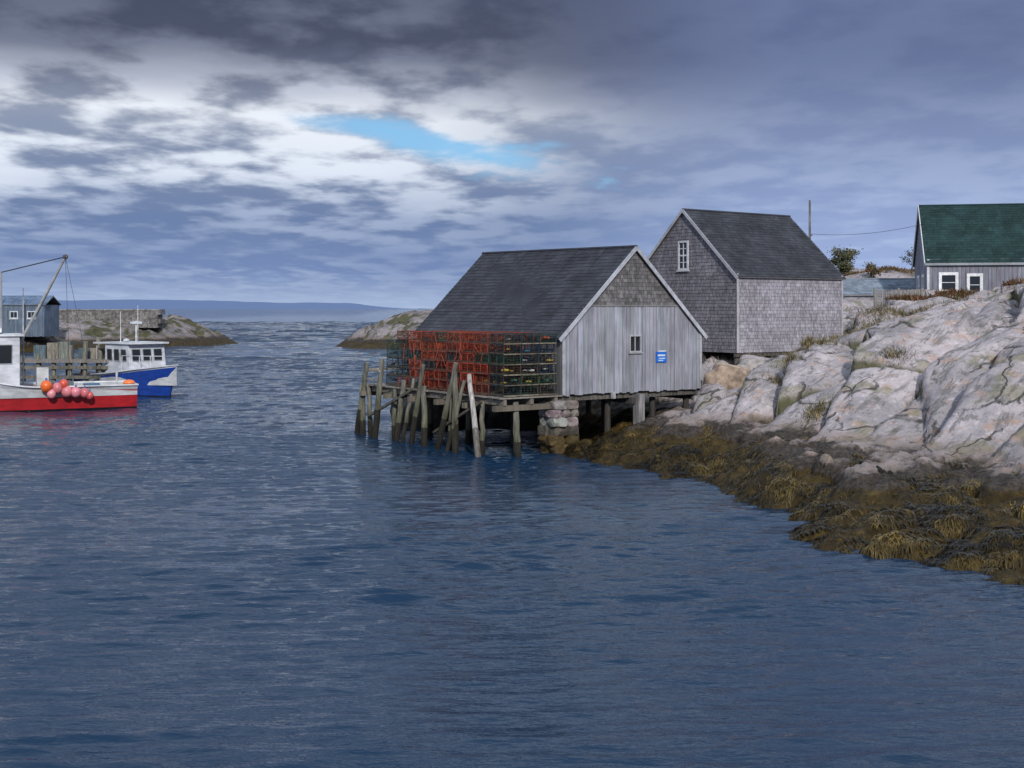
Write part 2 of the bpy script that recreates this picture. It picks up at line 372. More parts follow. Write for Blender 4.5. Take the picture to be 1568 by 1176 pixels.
def planks(mb,O,U,Nm,L,zb,topf,col,w=.19,m=0,skip=None,ja=.16):
    x=0;O=Vector(O)
    while x<L-.02:
        ww=min(w*random.uniform(.75,1.25),L-x); c=x+ww/2
        segs=[(zb-random.uniform(-.02,.06),topf(c))]
        if skip:
            s=skip(c)
            if s: segs=[(segs[0][0],s[0]),(s[1],segs[0][1])]
        k=random.uniform(.0,.014); cc=jit(col,ja,.03)
        for a,b_ in segs:
            if b_-a<.05: continue
            ct=O+U*c+Zv*((a+b_)/2)+Nm*(.012+k)
            mb.boxv(ct,U*(ww/2-.008),Nm*.012,Zv*((b_-a)/2),m,cc)
        x+=ww
def window(name,parent,O,U,Nm,w,h,fr=.07,cols=2,rows=3,fc=(.62,.64,.68),split=None):
    mb=MB();O=Vector(O)
    mb.boxv(O+Nm*.01,U*(w/2),Nm*.004,Zv*(h/2),1)
    for s in(-1,1):
        mb.boxv(O+U*s*(w/2)+Nm*.035,U*(fr/2),Nm*.03,Zv*(h/2+fr/2),0,fc)
        mb.boxv(O+Zv*s*(h/2)+Nm*.037,U*(w/2-fr/2),Nm*.028,Zv*(fr/2),0,fc)
    mb.boxv(O-Zv*(h/2+fr*.9)+Nm*.05,U*(w/2+fr),Nm*.05,Zv*(fr*.3),0,fc)
    for i in range(1,cols): mb.boxv(O+U*(w*(i/cols-.5))+Nm*.025,U*(.022),Nm*.014,Zv*(h/2-fr/2),0,fc)
    for i in range(1,rows): mb.boxv(O+Zv*(h*(i/rows-.5))+Nm*.022,U*(w/2-fr/2),Nm*.012,Zv*(.035 if i==split else .018),0,fc)
    return mb.obj(name,[M_trim,M_glass],parent)
def roofs(parent,O,A,B,W,L,ze,zr,zr2,col,ov=.14,eo=.18,course=.2,nm='roof'):
    mb=MB();O=Vector(O)
    for side in(0,1):
        a0=0 if side==0 else W; sg=1 if side==0 else -1
        s0=(zr-ze)/(W/2)
        e0=O+A*(a0-sg*eo)-B*ov+Zv*(ze-s0*eo); r0=O+A*(W/2)-B*ov+Zv*zr
        e1=O+A*(a0-sg*eo)+B*(L+ov)+Zv*(ze-s0*eo); r1=O+A*(W/2)+B*(L+ov)+Zv*zr2
        V=(r0-e0); hl=V.length; V=V/hl; U=(e1-e0).normalized(); Nm=U.cross(V); 
        if Nm.z<0: Nm=-Nm
        th=.07
        i=[e0,e1,r1,r0]; lo=[p-Nm*th for p in i]
        mb.poly(i,0,tuple(q*.7 for q in col)); mb.poly(lo[::-1],1,(.14,.13,.12))
        for k in range(4): mb.poly([i[k],lo[k],lo[(k+1)%4],i[(k+1)%4]],1,(.3,.3,.31))
        LL=(e1-e0).length; n=6
        for q in range(n):
            f0=q/n; V2=((r0.lerp(r1,(q+.5)/n))-(e0.lerp(e1,(q+.5)/n))); h2_=V2.length; V2=V2/h2_
            shingles(mb,e0+U*(LL*f0),U,V2,Nm,h2_,lambda h:(0,LL/n-.001),course,.33,col,0,ja=.2,thick=.018)
    mb.cyl(O+A*(W/2)-B*ov+Zv*(zr+.0),O+A*(W/2)+B*(L+ov)+Zv*(zr2+.0),.07,.07,6,0,tuple(q*.9 for q in col))
    return mb.obj(nm,[M_roof,M_wood],parent)

# ===== shed on the pier
O1=Vector((1.84,46,0)); W=7.05; L=10.4; zb=2.18; ze=4.45; zr=7.78; zr2=7.9
shed=empty('fishing_shed')
roofs(shed,O1,G,Nn,W,L,ze,zr,zr2,(.050,.054,.068))
mb=MB()
for b_ in(0.04,L-.04):
    f=O1+Nn*b_; mb.poly([f+Zv*zb,f+G*W+Zv*zb,f+G*W+Zv*ze,f+G*W/2+Zv*(zr-.1),f+Zv*ze],0,(.08,.08,.08))
for a_ in(0.04,W-.04):
    f=O1+G*a_; mb.poly([f+Nn*.05+Zv*zb,f+Nn*(L-.05)+Zv*zb,f+Nn*(L-.05)+Zv*ze,f+Nn*.05+Zv*ze],0,(.08,.08,.08))
sl=(zr-ze)/(W/2); zs=5.5
rake=lambda x: ze+sl*min(x,W-x)-.05
wx,wz,ww_,wh=3.55,4.03,.56,.62
GREY=(.32,.33,.38)
planks(mb,O1,G,-Nn,W,zb,lambda x:min(zs,rake(x)),GREY,.2,skip=lambda c:(wz-wh/2,wz+wh/2) if abs(c-wx)<ww_/2+.02 else None,ja=.15)
shingles(mb,O1+Zv*zs,G,Zv,-Nn,zr-zs-.1,lambda h:((zs+h-ze)/sl+.08,W-(zs+h-ze)/sl-.08),.15,.17,(.16,.155,.16),1,ja=.3)
mb.boxv(O1+G*(W/2)+Zv*zs-Nn*.04,G*2.33,Nn*.02,Zv*.03,0,(.22,.22,.22))
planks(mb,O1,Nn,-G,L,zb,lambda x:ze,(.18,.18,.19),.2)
planks(mb,O1+G*W,Nn,G,L,zb,lambda x:ze,(.3,.3,.31),.2)
planks(mb,O1+Nn*L,G,Nn,W,zb,lambda x:rake(x),(.3,.3,.31),.2)
mb.obj('walls',[M_wood,M_shingle],shed)
mb=MB()
for s in(0,1):
    e=O1+G*(-.2 if s==0 else W+.2)+Zv*(ze-sl*.2-.06)-Nn*.155; r=O1+G*(W/2)+Zv*(zr-.04)-Nn*(.155+.004*s)
    mb.beam(e,r,.035,.15,0,(.44,.46,.51))
    x=O1+G*(.05 if s==0 else W-.05)-Nn*.05; mb.boxv(x+Zv*((zb+ze)/2),G*.055,Nn*.018,Zv*((ze-zb)/2),0,(.42,.43,.47))
mb.obj('trim',[M_trim],shed)
window('window',shed,O1+G*wx+Zv*wz-Nn*.0,G,-Nn,ww_,wh,.06,2,1,(.42,.42,.45))
mb=MB(); sp=O1+G*4.88+Zv*3.48-Nn*.055
mb.boxv(sp,G*.27,Nn*.012,Zv*.21,0,(.02,.17,.65)); mb.boxv(sp+Zv*.235+G*.05,G*.2,Nn*.011,Zv*.022,0,(.75,.75,.78))
mb.boxv(sp+Zv*.07-Nn*.014,G*.2,Nn*.002,Zv*.035,0,(.7,.75,.85)); mb.boxv(sp-Zv*.05-Nn*.014+G*.03,G*.17,Nn*.002,Zv*.02,0,(.55,.7,.85)); mb.boxv(sp-Zv*.13-Nn*.014-G*.04,G*.12,Nn*.002,Zv*.018,0,(.6,.7,.85))
mb.obj('wall_sign',[M_trim])
# substructure
mb=MB()
for k in range(6):
    a=O1+Nn*(.2+k*2); mb.beam(a-G*.05+Zv*(zb-.14),a+G*(W+.05)+Zv*(zb-.14),.18,.2,0,(.12,.11,.1))
for a_ in(.12,W*.5,W-.12):
    mb.beam(O1+G*a_-Nn*.0+Zv*(zb-.36),O1+G*a_+Nn*L+Zv*(zb-.36),.2,.22,0,(.1,.095,.09))
for a_ in(.3,2.6,4.9,6.7):
    for b_ in(.5,3.5,6.8,9.9):
        if a_<1 and b_<1: continue
        p=O1+G*a_+Nn*b_; g=float(H(p.x,p.y)); mb.cyl(p+Zv*(min(g,1.5)-.3),p+Zv*(zb-.3),.13,.12,8,0,(.06,.055,.05))
p=O1+G*3.75-Nn*.02; g=float(H(p.x,p.y)); mb.boxv(p+Zv*((g+zb-.1)/2-.1),G*.15,Nn*.17,Zv*((zb-g)/2+.05),0,(.26,.25,.25))
p=O1+G*2.45-Nn*.03; mb.boxv(p+Zv*(zb-.1),G*.08,Nn*.05,Zv*.13,0,(.4,.4,.42))
mb.obj('floor_beams_and_posts',[M_pile],shed)
# stone crib
mb=MB(); cr=O1+G*.1+Nn*.3
z=-.6; k=0
while z<zb-.28:
    hh=random.uniform(.24,.38); n=2 if k%2 else 3
    wtot=1.15
    for i in range(n):
        for jn in(0,1):
            col=jit((.25,.225,.21) if z>1.0 else ((.09,.08,.065) if z>.4 else (.09,.065,.025)),.25,.08)
            c=cr+G*(wtot*((i+.5)/n-.5)+random.uniform(-.07,.07))+Nn*(jn*.5-.25+random.uniform(-.06,.06))+Zv*(z+hh/2)
            mb.ball(c,1,0,col,(wtot/n*random.uniform(.5,.62),.33,hh*random.uniform(.46,.56)),.45,.09,seed=k*10+i+jn*5,rot=math.atan2(G.y,G.x)+random.uniform(-.3,.3))
    z+=hh*.9; k+=1
mb.obj('stone_crib',[M_stone],shed)

# ===== pier deck + pilings
Wd=2.65; PO=O1-G*Wd
pier=empty('wooden_pier'); mb=MB()
x=-.05
while x<10.3:
    w=random.uniform(.16,.2); c=PO+Nn*(x+w/2)+G*(Wd/2-.06)+Zv*(zb-.02+random.uniform(-.008,.008))
    mb.boxv(c,G*(Wd/2+random.uniform(0,.12)-.02),Nn*(w/2-.008),Zv*.025,0,jit((.27,.25,.22),.2)); x+=w
for a_ in(.1,1.3,2.4): mb.beam(PO+G*a_+Zv*(zb-.17),PO+G*a_+Nn*10.3+Zv*(zb-.17),.14,.22,0,(.2,.18,.15))
for k in range(6):
    p=PO+Nn*(.15+k*2); mb.beam(p-G*.3+Zv*(zb-.39),p+G*(Wd)+Zv*(zb-.39),.2,.2,0,jit((.17,.15,.12),.15))
mb.obj('deck',[M_wood],pier)
mb=MB()
def P2(u,z,off=0): return PO+Nn*u-G*off+Zv*z
def pile(l0,z1,l1,off0,off1,r,light=0):
    base=P2(l0,-.9,off0); top=P2(l1,z1,off1)
    cm=(.20,.195,.17) if not light else (.42,.40,.38)
    mid=base.lerp(top,.5)
    mb.cyl(base,mid,r*1.2,r*1.08,9,0,(.012,.011,.009),.03,4,(.03,.027,.02) if not light else (.2,.18,.16))
    mb.cyl(mid,top,r*1.05,r*.85,9,0,jit((.11,.11,.07),.15) if not light else cm,.03,4,jit(cm,.2))
for a in [(11.0,3.1,9.9,.15,.15,.12),(10.3,2.15,10.4,.1,.12,.12),(9.0,3.3,8.5,.35,.2,.12),(7.3,2.5,6.7,.35,.2,.11),(6.0,3.2,5.2,.45,.2,.10),(5.0,2.35,5.3,.25,.1,.12),
          (4.0,3.35,2.8,.5,.2,.10),(2.6,3.0,2.9,.35,.2,.12),(3.5,2.4,3.2,.1,.1,.10),(.4,2.95,1.9,.65,.2,.10,1),(.1,2.0,.2,-.8,-.7,.12),(5.0,2.0,5,-1.8,-1.8,.12),(8,2.0,8,-1.8,-1.8,.12),(2,2.0,2,-2,-2,.12),(10.2,2,10.2,-1.5,-1.5,.12),(9.5,2.2,9.9,.1,.1,.10),(7.9,2.1,7.7,.0,.05,.10),(6.6,2.6,6.0,.5,.15,.08),(3.2,2.7,2.3,.6,.15,.075),(1.4,2.0,1.3,.0,.0,.1)]:
    pile(*a)
mb.beam(P2(10.2,2.75,.1),P2(8.5,2.8,.32),.06,.09,0,(.3,.28,.25)); mb.beam(P2(10.2,2.4,.1),P2(8.6,2.42,.3),.06,.09,0,(.3,.28,.25))
mb.beam(P2(10.3,2.8,.05),P2(10.3,2.8,-2.4),.06,.09,0,(.3,.28,.25)); mb.beam(P2(9.5,.9,.25),P2(5.8,2.2,.3),.1,.1,0,(.14,.13,.1)); mb.beam(P2(4.4,.6,.2),P2(1.0,2.0,.25),.1,.1,0,(.1,.09,.07))
mb.obj('pilings',[M_pile],pier)
# big rock beneath
mb=MB()
mb.ball((-3.6,56.5,.1),1,0,(.06,.055,.05),(1.9,1.4,1.5),.8,.12,seed=3,ico=ICO3); mb.ball((-1.6,57.5,0),1,0,(.05,.045,.04),(2.2,1.4,1.2),.8,.12,seed=5,ico=ICO3)
mb.ball((1.0,57,0),1,0,(.05,.045,.04),(2.2,1.6,1.4),.8,.12,seed=8,ico=ICO3)
mb.obj('shore_boulder',[M_stone],None,True)
mb=MB(); 
for (c,s,cl,sd) in [((8.9,49.8,2.35),(1.0,.85,.8),(.38,.29,.22),1),((9.9,51.2,2.6),(.8,.7,.6),(.33,.30,.28),4),((7.75,48.6,1.75),(.7,.5,.35),(.32,.29,.27),7),((8.7,46.6,1.9),(.6,.4,.35),(.3,.25,.21),15)]:
    mb.ball(c,1,0,cl,s,.7,.16,seed=sd,ico=ICO3)
mb.obj('granite_boulder',[M_stone],None,True)

# ===== lobster traps
mb=MB()
def trap(c,X,Y,l,w,h,col,net,det=1):
    r=.015
    for sy in(-1,1):
        for sz in(-1,1): mb.boxv(c+Y*sy*w/2+Zv*sz*h/2,X*(l/2),Y*r,Zv*r,0,col)
    for sx in(-1,0,1):
        for sy in(-1,1): mb.boxv(c+X*sx*(l/2-r)+Y*sy*w/2,X*r,Y*r*.9,Zv*h/2,0,col)
        for sz in(-1,1): mb.boxv(c+X*sx*(l/2-r)+Zv*sz*h/2,X*r,Y*w/2,Zv*r*.9,0,col)
    q=.006; cd=tuple(k*.6 for k in col)
    if det:
        for i in range(1,8):
            mb.boxv(c+X*(l*(i/8-.5))-Y*w/2,X*q,Y*q,Zv*h/2,0,cd)
        for i in(1,2,3): mb.boxv(c-Y*w/2+Zv*(h*(i/4-.5)),X*l/2,Y*q,Zv*q,0,cd)
        for i in(1,2,3,4): mb.boxv(c-X*l/2+Y*(w*(i/5-.5)),X*q,Y*q,Zv*h/2,0,cd)
        for i in(1,2,3): mb.boxv(c-X*l/2+Zv*(h*(i/4-.5)),X*q,Y*w/2,Zv*q,0,cd)
    for s_ in random.sample([-1,1],random.choice((1,2,2))):
        a=c+X*(l*.06*s_)-Y*w*.1+Zv*h*random.uniform(-.1,.1)
        for k in range(5):
            e=c+X*(l*(.1+.38*random.random())*s_)-Y*w*.46+Zv*h*random.uniform(-.45,.45)
            mb.beam(e,a+Zv*random.uniform(-.06,.06),.012,.02,0,net)
    if random.random()<.6:
        cc=random.choice([(.30,.2,.05),(.03,.09,.10),(.25,.24,.22),net,(.02,.02,.02),(.02,.02,.02)])
        p=c+X*random.uniform(-.3,.3)*l-Y*(w/2-.1)-Zv*h*.22
        mb.ball(p,.09,0,cc,(1.2,.8,.8),ico=ICO1,seed=random.randint(0,99))
    mb.boxv(c-Zv*(h/2-.03)-Y*(w/2),X*l*.5,Y*.018,Zv*.022,0,(.09,.07,.05))
OR=(.36,.068,.035); 
rows=6; th=.375
for col_i in range(9):
    for dep in range(3):
        for r in range(rows):
            if r==rows-1 and col_i==8 : continue
            c=PO+Nn*(.42+ .95*col_i+.06+(random.uniform(-.04,.04)))+G*(.42+dep*.8+random.uniform(-.04,.04))+Zv*(zb+.02+th*(r+.5)+.03+random.uniform(-.006,.006))
            dark=(col_i==0) or col_i>=7 or (random.random()<.22)
            if dark: col=random.choice([(.03,.06,.05),(.02,.035,.04),(.025,.05,.08),(.05,.05,.045),(.035,.07,.045)] if col_i==0 else [(.05,.06,.06),(.2,.05,.03),(.04,.07,.08),(.03,.08,.06)])
            else: col=jit(OR,.35,.15) if random.random()<.75 else jit((.16,.05,.035),.3)
            net=jit(random.choice([OR,OR,(.4,.1,.03),(.1,.05,.04)]) if not dark else random.choice([(.04,.10,.10),(.3,.06,.03),(.03,.06,.1),(.2,.15,.05),(.03,.03,.03)]),.3)
            trap(c,Nn,G,.91,.74,th-.035,col,net,1 if (dep==0 or col_i==0) else 0)
for r in range(rows):
    for dep in range(3):
        p=PO+Nn*(-.0)+G*(.42+dep*.8)+Zv*(zb+.04+th*r+.02); mb.boxv(p,G*.38,Nn*.015,Zv*.02,0,jit((.17,.15,.11),.4))
        for q_ in range(2):
            if random.random()<.6: mb.ball(p+Zv*random.uniform(.08,.2)+Nn*random.uniform(.02,.3)+G*random.uniform(-.3,.3),random.uniform(.06,.1),0,random.choice([(.4,.3,.06),(.05,.18,.25),(.36,.07,.03),(.32,.32,.31),(.05,.15,.1),(.02,.02,.02)]),(1.7,.6,.6),ico=ICO1)
for k in range(40):
    l0=random.uniform(1.2,7.0); p=P2(l0,random.uniform(2.4,4.5),-.0); q=p+Nn*random.uniform(-.4,.4)-Zv*random.uniform(.15,.7); q.z=max(q.z,2.25)
    mb.beam(p-G*.02,q-G*.03,.018,.02,0,jit(OR,.3))
mb.obj('lobster_trap_stack',[M_trap])

# ===== second shed
O2=Vector((10.14,56,0)); W2=6.86; L2=7.12; zb2=3.38; ze2=6.97; zr_2=10.07
sh2=empty('shingled_boathouse')
roofs(sh2,O2,Nn,G,W2,L2,ze2,zr_2,zr_2-.02,(.044,.048,.058),.12,.16)
mb=MB()
for b_ in(.04,L2-.04):
    f=O2+G*b_; mb.poly([f+Zv*zb2,f+Nn*W2+Zv*zb2,f+Nn*W2+Zv*ze2,f+Nn*W2/2+Zv*(zr_2-.1),f+Zv*ze2],0,(.08,.08,.08))
for a_ in(.04,W2-.04):
    f=O2+Nn*a_; mb.poly([f+G*.05+Zv*zb2,f+G*(L2-.05)+Zv*zb2,f+G*(L2-.05)+Zv*ze2,f+G*.05+Zv*ze2],0,(.08,.08,.08))
sl2=(zr_2-ze2)/(W2/2)
def rg(h):
    z=zb2+h; d=max(0,(z-ze2)/sl2); return (d+.03,W2-d-.03)
w2x,w2z,w2w,w2h=3.47,7.9,.62,1.3
shingles(mb,O2+Zv*zb2,Nn,Zv,-G,zr_2-zb2-.15,rg,.16,.17,(.20,.19,.215),1,skip=lambda x,h:abs(x-w2x)<w2w/2 and abs(zb2+h-w2z)<w2h/2,ja=.16)  # gable facing away from the sun: its shade is put into the shingle colour
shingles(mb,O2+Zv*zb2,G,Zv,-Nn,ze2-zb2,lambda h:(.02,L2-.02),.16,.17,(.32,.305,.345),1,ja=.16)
shingles(mb,O2+Nn*W2+Zv*zb2,G,Zv,Nn,ze2-zb2,lambda h:(0,L2),.2,.3,(.3,.29,.3),1)
shingles(mb,O2+G*L2+Zv*zb2,Nn,Zv,G,zr_2-zb2-.15,rg,.2,.3,(.3,.29,.3),1)
mb.obj('walls',[M_wood,M_shingle],sh2)
mb=MB()
for s in(0,1):
    e=O2+Nn*(-.18 if s==0 else W2+.18)+Zv*(ze2-sl2*.18-.06)-G*.14; r=O2+Nn*(W2/2)+Zv*(zr_2-.03)-G*(.14+.004*s)
    mb.beam(e,r,.035,.14,0,(.44,.45,.49))
mb.boxv(O2+G*.02-Nn*.045+Zv*((zb2+ze2)/2),G*.06,Nn*.014,Zv*((ze2-zb2)/2),0,(.45,.44,.47))
mb.boxv(O2+G*(L2-.02)-Nn*.045+Zv*((zb2+ze2)/2),G*.06,Nn*.014,Zv*((ze2-zb2)/2),0,(.45,.44,.47))
mb.obj('trim',[M_trim],sh2)
window('window',sh2,O2+Nn*w2x+Zv*w2z,Nn,-G,w2w,w2h,.09,2,4,(.66,.67,.7),2)
mb=MB()
for k in range(4):
    mb.beam(O2+Nn*(.1+k*2.2)+Zv*(zb2-.1),O2+Nn*(.1+k*2.2)+G*L2+Zv*(zb2-.1),.16,.17,0,(.1,.09,.08))
    for j in range(4):
        p=O2+Nn*(.2+k*2.1)+G*(.2+j*2.2); mb.cyl(p+Zv*1.5,p+Zv*(zb2-.15),.12,.12,8,0,(.12,.11,.1))
mb.obj('foundation_posts',[M_pile],sh2)

# ===== green roofed house
hd=Vector((.979,-.204,0)); hs=Vector((.204,.979,0))
O3=Vector((25.1,75,0)); W3=6.4; L3=14.; zb3=5.2; ze3=8.35; zr3=11.85
house=empty('green_roofed_house')
roofs(house,O3,hs,hd,W3,L3,ze3,zr3,zr3,(.018,.044,.044),.15,.2,.22)
mb=MB()
for b_ in(0,L3):
    f=O3+hd*b_; mb.poly([f+Zv*zb3,f+hs*W3+Zv*zb3,f+hs*W3+Zv*ze3,f+hs*W3/2+Zv*(zr3-.1),f+Zv*ze3],0,(.2,.2,.22))
for a_ in(0,W3):
    f=O3+hs*a_; mb.poly([f+Zv*zb3,f+hd*L3+Zv*zb3,f+hd*L3+Zv*ze3,f+Zv*ze3],0,(.2,.2,.22))
planks(mb,O3,hd,-hs,L3,zb3,lambda x:ze3,(.22,.225,.27),.25,ja=.12)
planks(mb,O3,hs,-hd,W3,zb3,lambda x:ze3+(zr3-ze3)/(W3/2)*min(x,W3-x)-.1,(.24,.25,.3),.25)
mb.obj('walls',[M_wood],house)
mb=MB()
for s in(0,1):
    e=O3+hs*(-.2 if s==0 else W3+.2)+Zv*(ze3-.3)-hd*.17; r=O3+hs*(W3/2)+Zv*(zr3-.05)-hd*(.17+.004*s); mb.beam(e,r,.04,.22,0,(.7,.72,.74))
mb.beam(O3-hs*.19+Zv*(ze3-.3)-hd*.15,O3-hs*.19+hd*L3+Zv*(ze3-.3),.04,.14,0,(.3,.33,.36))
mb.boxv(O3-hs*.045+hd*.05+Zv*((zb3+ze3)/2),hd*.07,hs*.015,Zv*((ze3-zb3)/2),0,(.6,.62,.66))
mb.obj('trim',[M_trim],house)
WH=(.82,.83,.85)
window('window_1',house,O3+hd*1.22+Zv*6.95-hs*.02,hd,-hs,.95,1.05,.17,1,2,WH)
window('window_2',house,O3+hd*2.72+Zv*6.8-hs*.02,hd,-hs,.75,1.2,.17,1,2,WH)
window('window_3',house,O3+hd*6.5+Zv*6.9-hs*.02,hd,-hs,.9,1.1,.17,1,2,WH)
window('window_4',house,O3+hs*1.6+Zv*6.8-hd*.02,hs,-hd,.9,1.2,.17,1,2,WH)
window('window_5',house,O3+hs*4.2+Zv*6.8-hd*.02,hs,-hd,.9,1.2,.17,1,2,WH)

# ===== low outbuilding
O4=Vector((21.6,80.5,0)); ob=empty('low_outbuilding'); e1=Vector((1,0,0)); e2=Vector((0,1,0))
roofs(ob,O4,e2,e1,4.5,5.6,6.35,7.35,7.35,(.2,.24,.29),.1,.2,.25)
mb=MB()
for c,X,Y in ((O4+Vector((2.8,.06,0)),e1*2.8,e2*.05),(O4+Vector((2.8,4.44,0)),e1*2.8,e2*.05),(O4+Vector((.05,2.25,0)),e1*.05,e2*2.12),(O4+Vector((5.55,2.25,0)),e1*.05,e2*2.12)):
    mb.boxv(c+Zv*5.65,X,Y,Zv*.7,0,(.22,.25,.3))
planks(mb,O4,e1,-e2,5.6,4.95,lambda x:6.33,(.25,.28,.33),.3)
mb.obj('walls',[M_wood],ob)
# fence
mb=MB()
for i in range(24):
    x=20.6+i*.11; g=5.3
    mb.boxv(Vector((x,70+.02*i,g+.6)),e1*.035,e2*.012,Zv*(.55+random.uniform(-.03,.03)),0,jit((.25,.24,.24),.2))
for z in(5.5,6.2): mb.beam((20.5,70.03,z),(23.3,70.5,z),.04,.08,0,(.22,.21,.21))
for x in(20.5,21.9,23.3): mb.boxv(Vector((x,70.06+(x-20.5)*.17,5.7)),e1*.06,e2*.06,Zv*.85,0,(.24,.23,.22))
mb.obj('wooden_fence',[M_wood])
# utility pole and wires
mb=MB(); mb.cyl((20.4,85,4),(20.4,85,12.8),.11,.07,8,0,(.2,.19,.18)); mb.cyl((20.4,85,10.4),(20.55,84.9,10.4),.05,.05,6,0,(.2,.2,.2))
mb.obj('utility_pole',[M_pile])
mb=MB(); a=Vector((20.4,85,10.5)); b_=Vector((25.4,76.5,10.6)); pr=a
for i in range(1,13):
    t_=i/12; p=a.lerp(b_,t_)-Zv*(.3*4*t_*(1-t_)); mb.cyl(pr,p,.012,.012,4,0,(.05,.05,.05)); pr=p
mb.obj('power_line',[M_pile])

# trees
def tree(name,base,h,wd,cols,n=900,trunk=.12,lean=(0,0)):
    e=empty(name); mb=MB(); base=Vector(base); top=base+Vector((lean[0],lean[1],h*.75))
    mb.cyl(base-Zv*.4,top,trunk,trunk*.3,7,0,(.09,.075,.06),.05,5)
    tips=[]
    for i in range(11):
        t_=random.uniform(.3,.95); p=base.lerp(top,t_); an=random.uniform(0,6.28); ln=wd*random.uniform(.4,.95)
        q=p+Vector((math.cos(an)*ln,math.sin(an)*ln,h*random.uniform(.02,.28))); mb.cyl(p,q,trunk*.35,trunk*.08,5,0,(.09,.075,.06),.04,3); tips+= [q,p.lerp(q,.6)]
    mb.obj('trunk_and_limbs',[M_pile],e); mb=MB()
    for i in range(n):
        c=random.choice(tips)+Vector([random.gauss(0,.22)*wd*s for s in(1,1,.55)]); a=Vector([random.gauss(0,1) for _ in range(3)]).normalized(); b2=a.orthogonal().normalized(); s_=random.uniform(.06,.13)
        mb.poly([c-a*s_,c+b2*s_*.6,c+a*s_,c-b2*s_*.6],0,jit(random.choice(cols),.35,.1))
    mb.obj('foliage',[M_leaf],e)
tree('windswept_tree',(25.3,95,7.0),3.2,1.15,[(.05,.06,.03),(.08,.09,.04),(.12,.11,.05)],2200,.12,(-.2,0))
tree('windswept_tree',(34.6,108,8.4),2.6,.9,[(.06,.07,.06),(.1,.1,.07)],350,.1,(.5,0))
tree('windswept_tree',(28.3,98,7.3),1.8,.8,[(.07,.07,.03),(.16,.1,.04)],400,.1,(.3,0))

# grass, shrubs, seaweed : vectorised blades
def blades(name,x,y,z,dirx,diry,length,width,rise,droop,cols,mat):
    n=len(x); sx=-diry*width;sy=dirx*width
    V=[]
    for k,(t_,wf) in enumerate([(0,1),(.5,.8),(1,.25)]):
        cx=x+dirx*length*t_;cy=y+diry*length*t_;cz=z+rise*t_*length-droop*t_*t_*length
        V.append(np.stack([cx-sx*wf,cy-sy*wf,cz],1));V.append(np.stack([cx+sx*wf,cy+sy*wf,cz],1))
    V=np.stack(V,1).reshape(-1,3); i=np.arange(n)*6
    Q=np.concatenate([np.stack([i,i+1,i+3,i+2],1),np.stack([i+2,i+3,i+5,i+4],1)]).astype(np.int32)
    me=bpy.data.meshes.new(name); me.vertices.add(len(V)); me.vertices.foreach_set('co',V.astype(np.float32).ravel())
    me.loops.add(Q.size); me.loops.foreach_set('vertex_index',Q.ravel()); me.polygons.add(len(Q))
    me.polygons.foreach_set('loop_start',np.arange(0,Q.size,4,dtype=np.int32)); me.polygons.foreach_set('loop_total',np.full(len(Q),4,dtype=np.int32)); me.update(calc_edges=True)
    ca=me.color_attributes.new('Col','FLOAT_COLOR','POINT'); c=np.ones((n,6,4),np.float32); c[:,:,:3]=cols[:,None,:]; ca.data.foreach_set('color',c.ravel())
    me.materials.append(mat); o=bpy.data.objects.new(name,me); S.collection.objects.link(o); return o
# seaweed
M_weed=attr_mat('rockweed',.4,(1,1,1),2.5,.3,1.5,0,.01,.35)
N=330000; x=rng.uniform(2,18,N);y=rng.uniform(22,50,N); z=H(x,y); k=(z>-.12)&(z+fbm(x/1.2,y/1.2,3,6)*.7<.98)&(x/y<.5); x=x[k];y=y[k];z=z[k]
dn=rng.random(len(x))<(.12+.88*sst(fbm(x/1.1,y/1.1,3,12),-.2,.05)); x=x[dn];y=y[dn];z=z[dn]
e=.15; gx=(H(x+e,y)-H(x-e,y))/(2*e); gy=(H(x,y+e)-H(x,y-e))/(2*e); gl=np.hypot(gx,gy)+1e-6
dx=-gx/gl+rng.normal(0,.6,len(x));dy=-gy/gl+rng.normal(0,.6,len(x)); dl=np.hypot(dx,dy);dx/=dl;dy/=dl
ln=rng.uniform(.05,.16,len(x)); tone=fbm(x/.9,y/.9,4,20)*.5+.5
c0=np.array([.014,.011,.005]);c1=np.array([.18,.122,.028]); tt=np.clip(tone*2.2-.78+rng.normal(0,.15,len(x)),0,1)[:,None]; cols=(c0*(1-tt)+c1*tt)*np.clip(.42+z[:,None]*.95,.3,1.15)
blades('rockweed_seaweed',x,y,z+.012,dx,dy,ln,rng.uniform(.01,.022,len(x)),rng.uniform(-.1,.15,len(x)),np.clip(gl*1.0,.3,1.6),cols,M_weed)
# grass
px=[];py=[]
for (cx,cy,sx,sy,n) in [(10.1,41.2,.25,.3,500),(11.5,48,.5,.4,1000),(15.7,58,1.2,1.0,2600),(17,60,1.3,.8,1800),(10.1,46,.3,.3,400),(13.3,43,.3,.25,250),(11.3,51,1,.6,1000),(13,53,1.2,.7,1400),(14,50,.5,.3,400),(19.1,62,1.3,.6,1800),(12,57,2,.4,800)]:
    px.append(rng.normal(cx,sx,n));py.append(rng.normal(cy,sy,n))
Ng=70000; gx_=rng.uniform(8,23,Ng);gy_=rng.uniform(36,64,Ng); hh,cc=H(gx_,gy_,True); k=(cc>.7)&(hh>2.1)&(fbm(gx_/3,gy_/3,2,33)>.12); px.append(gx_[k]);py.append(gy_[k])
x=np.concatenate(px);y=np.concatenate(py); z=H(x,y); k=z>1.6; x=x[k];y=y[k];z=z[k]; an=rng.uniform(0,6.28,len(x))
pal=np.array([(.30,.23,.12),(.22,.17,.09),(.36,.29,.17),(.10,.11,.045),(.16,.15,.07)]); cols=pal[rng.integers(0,5,len(x))]*rng.uniform(.6,1.2,(len(x),1))
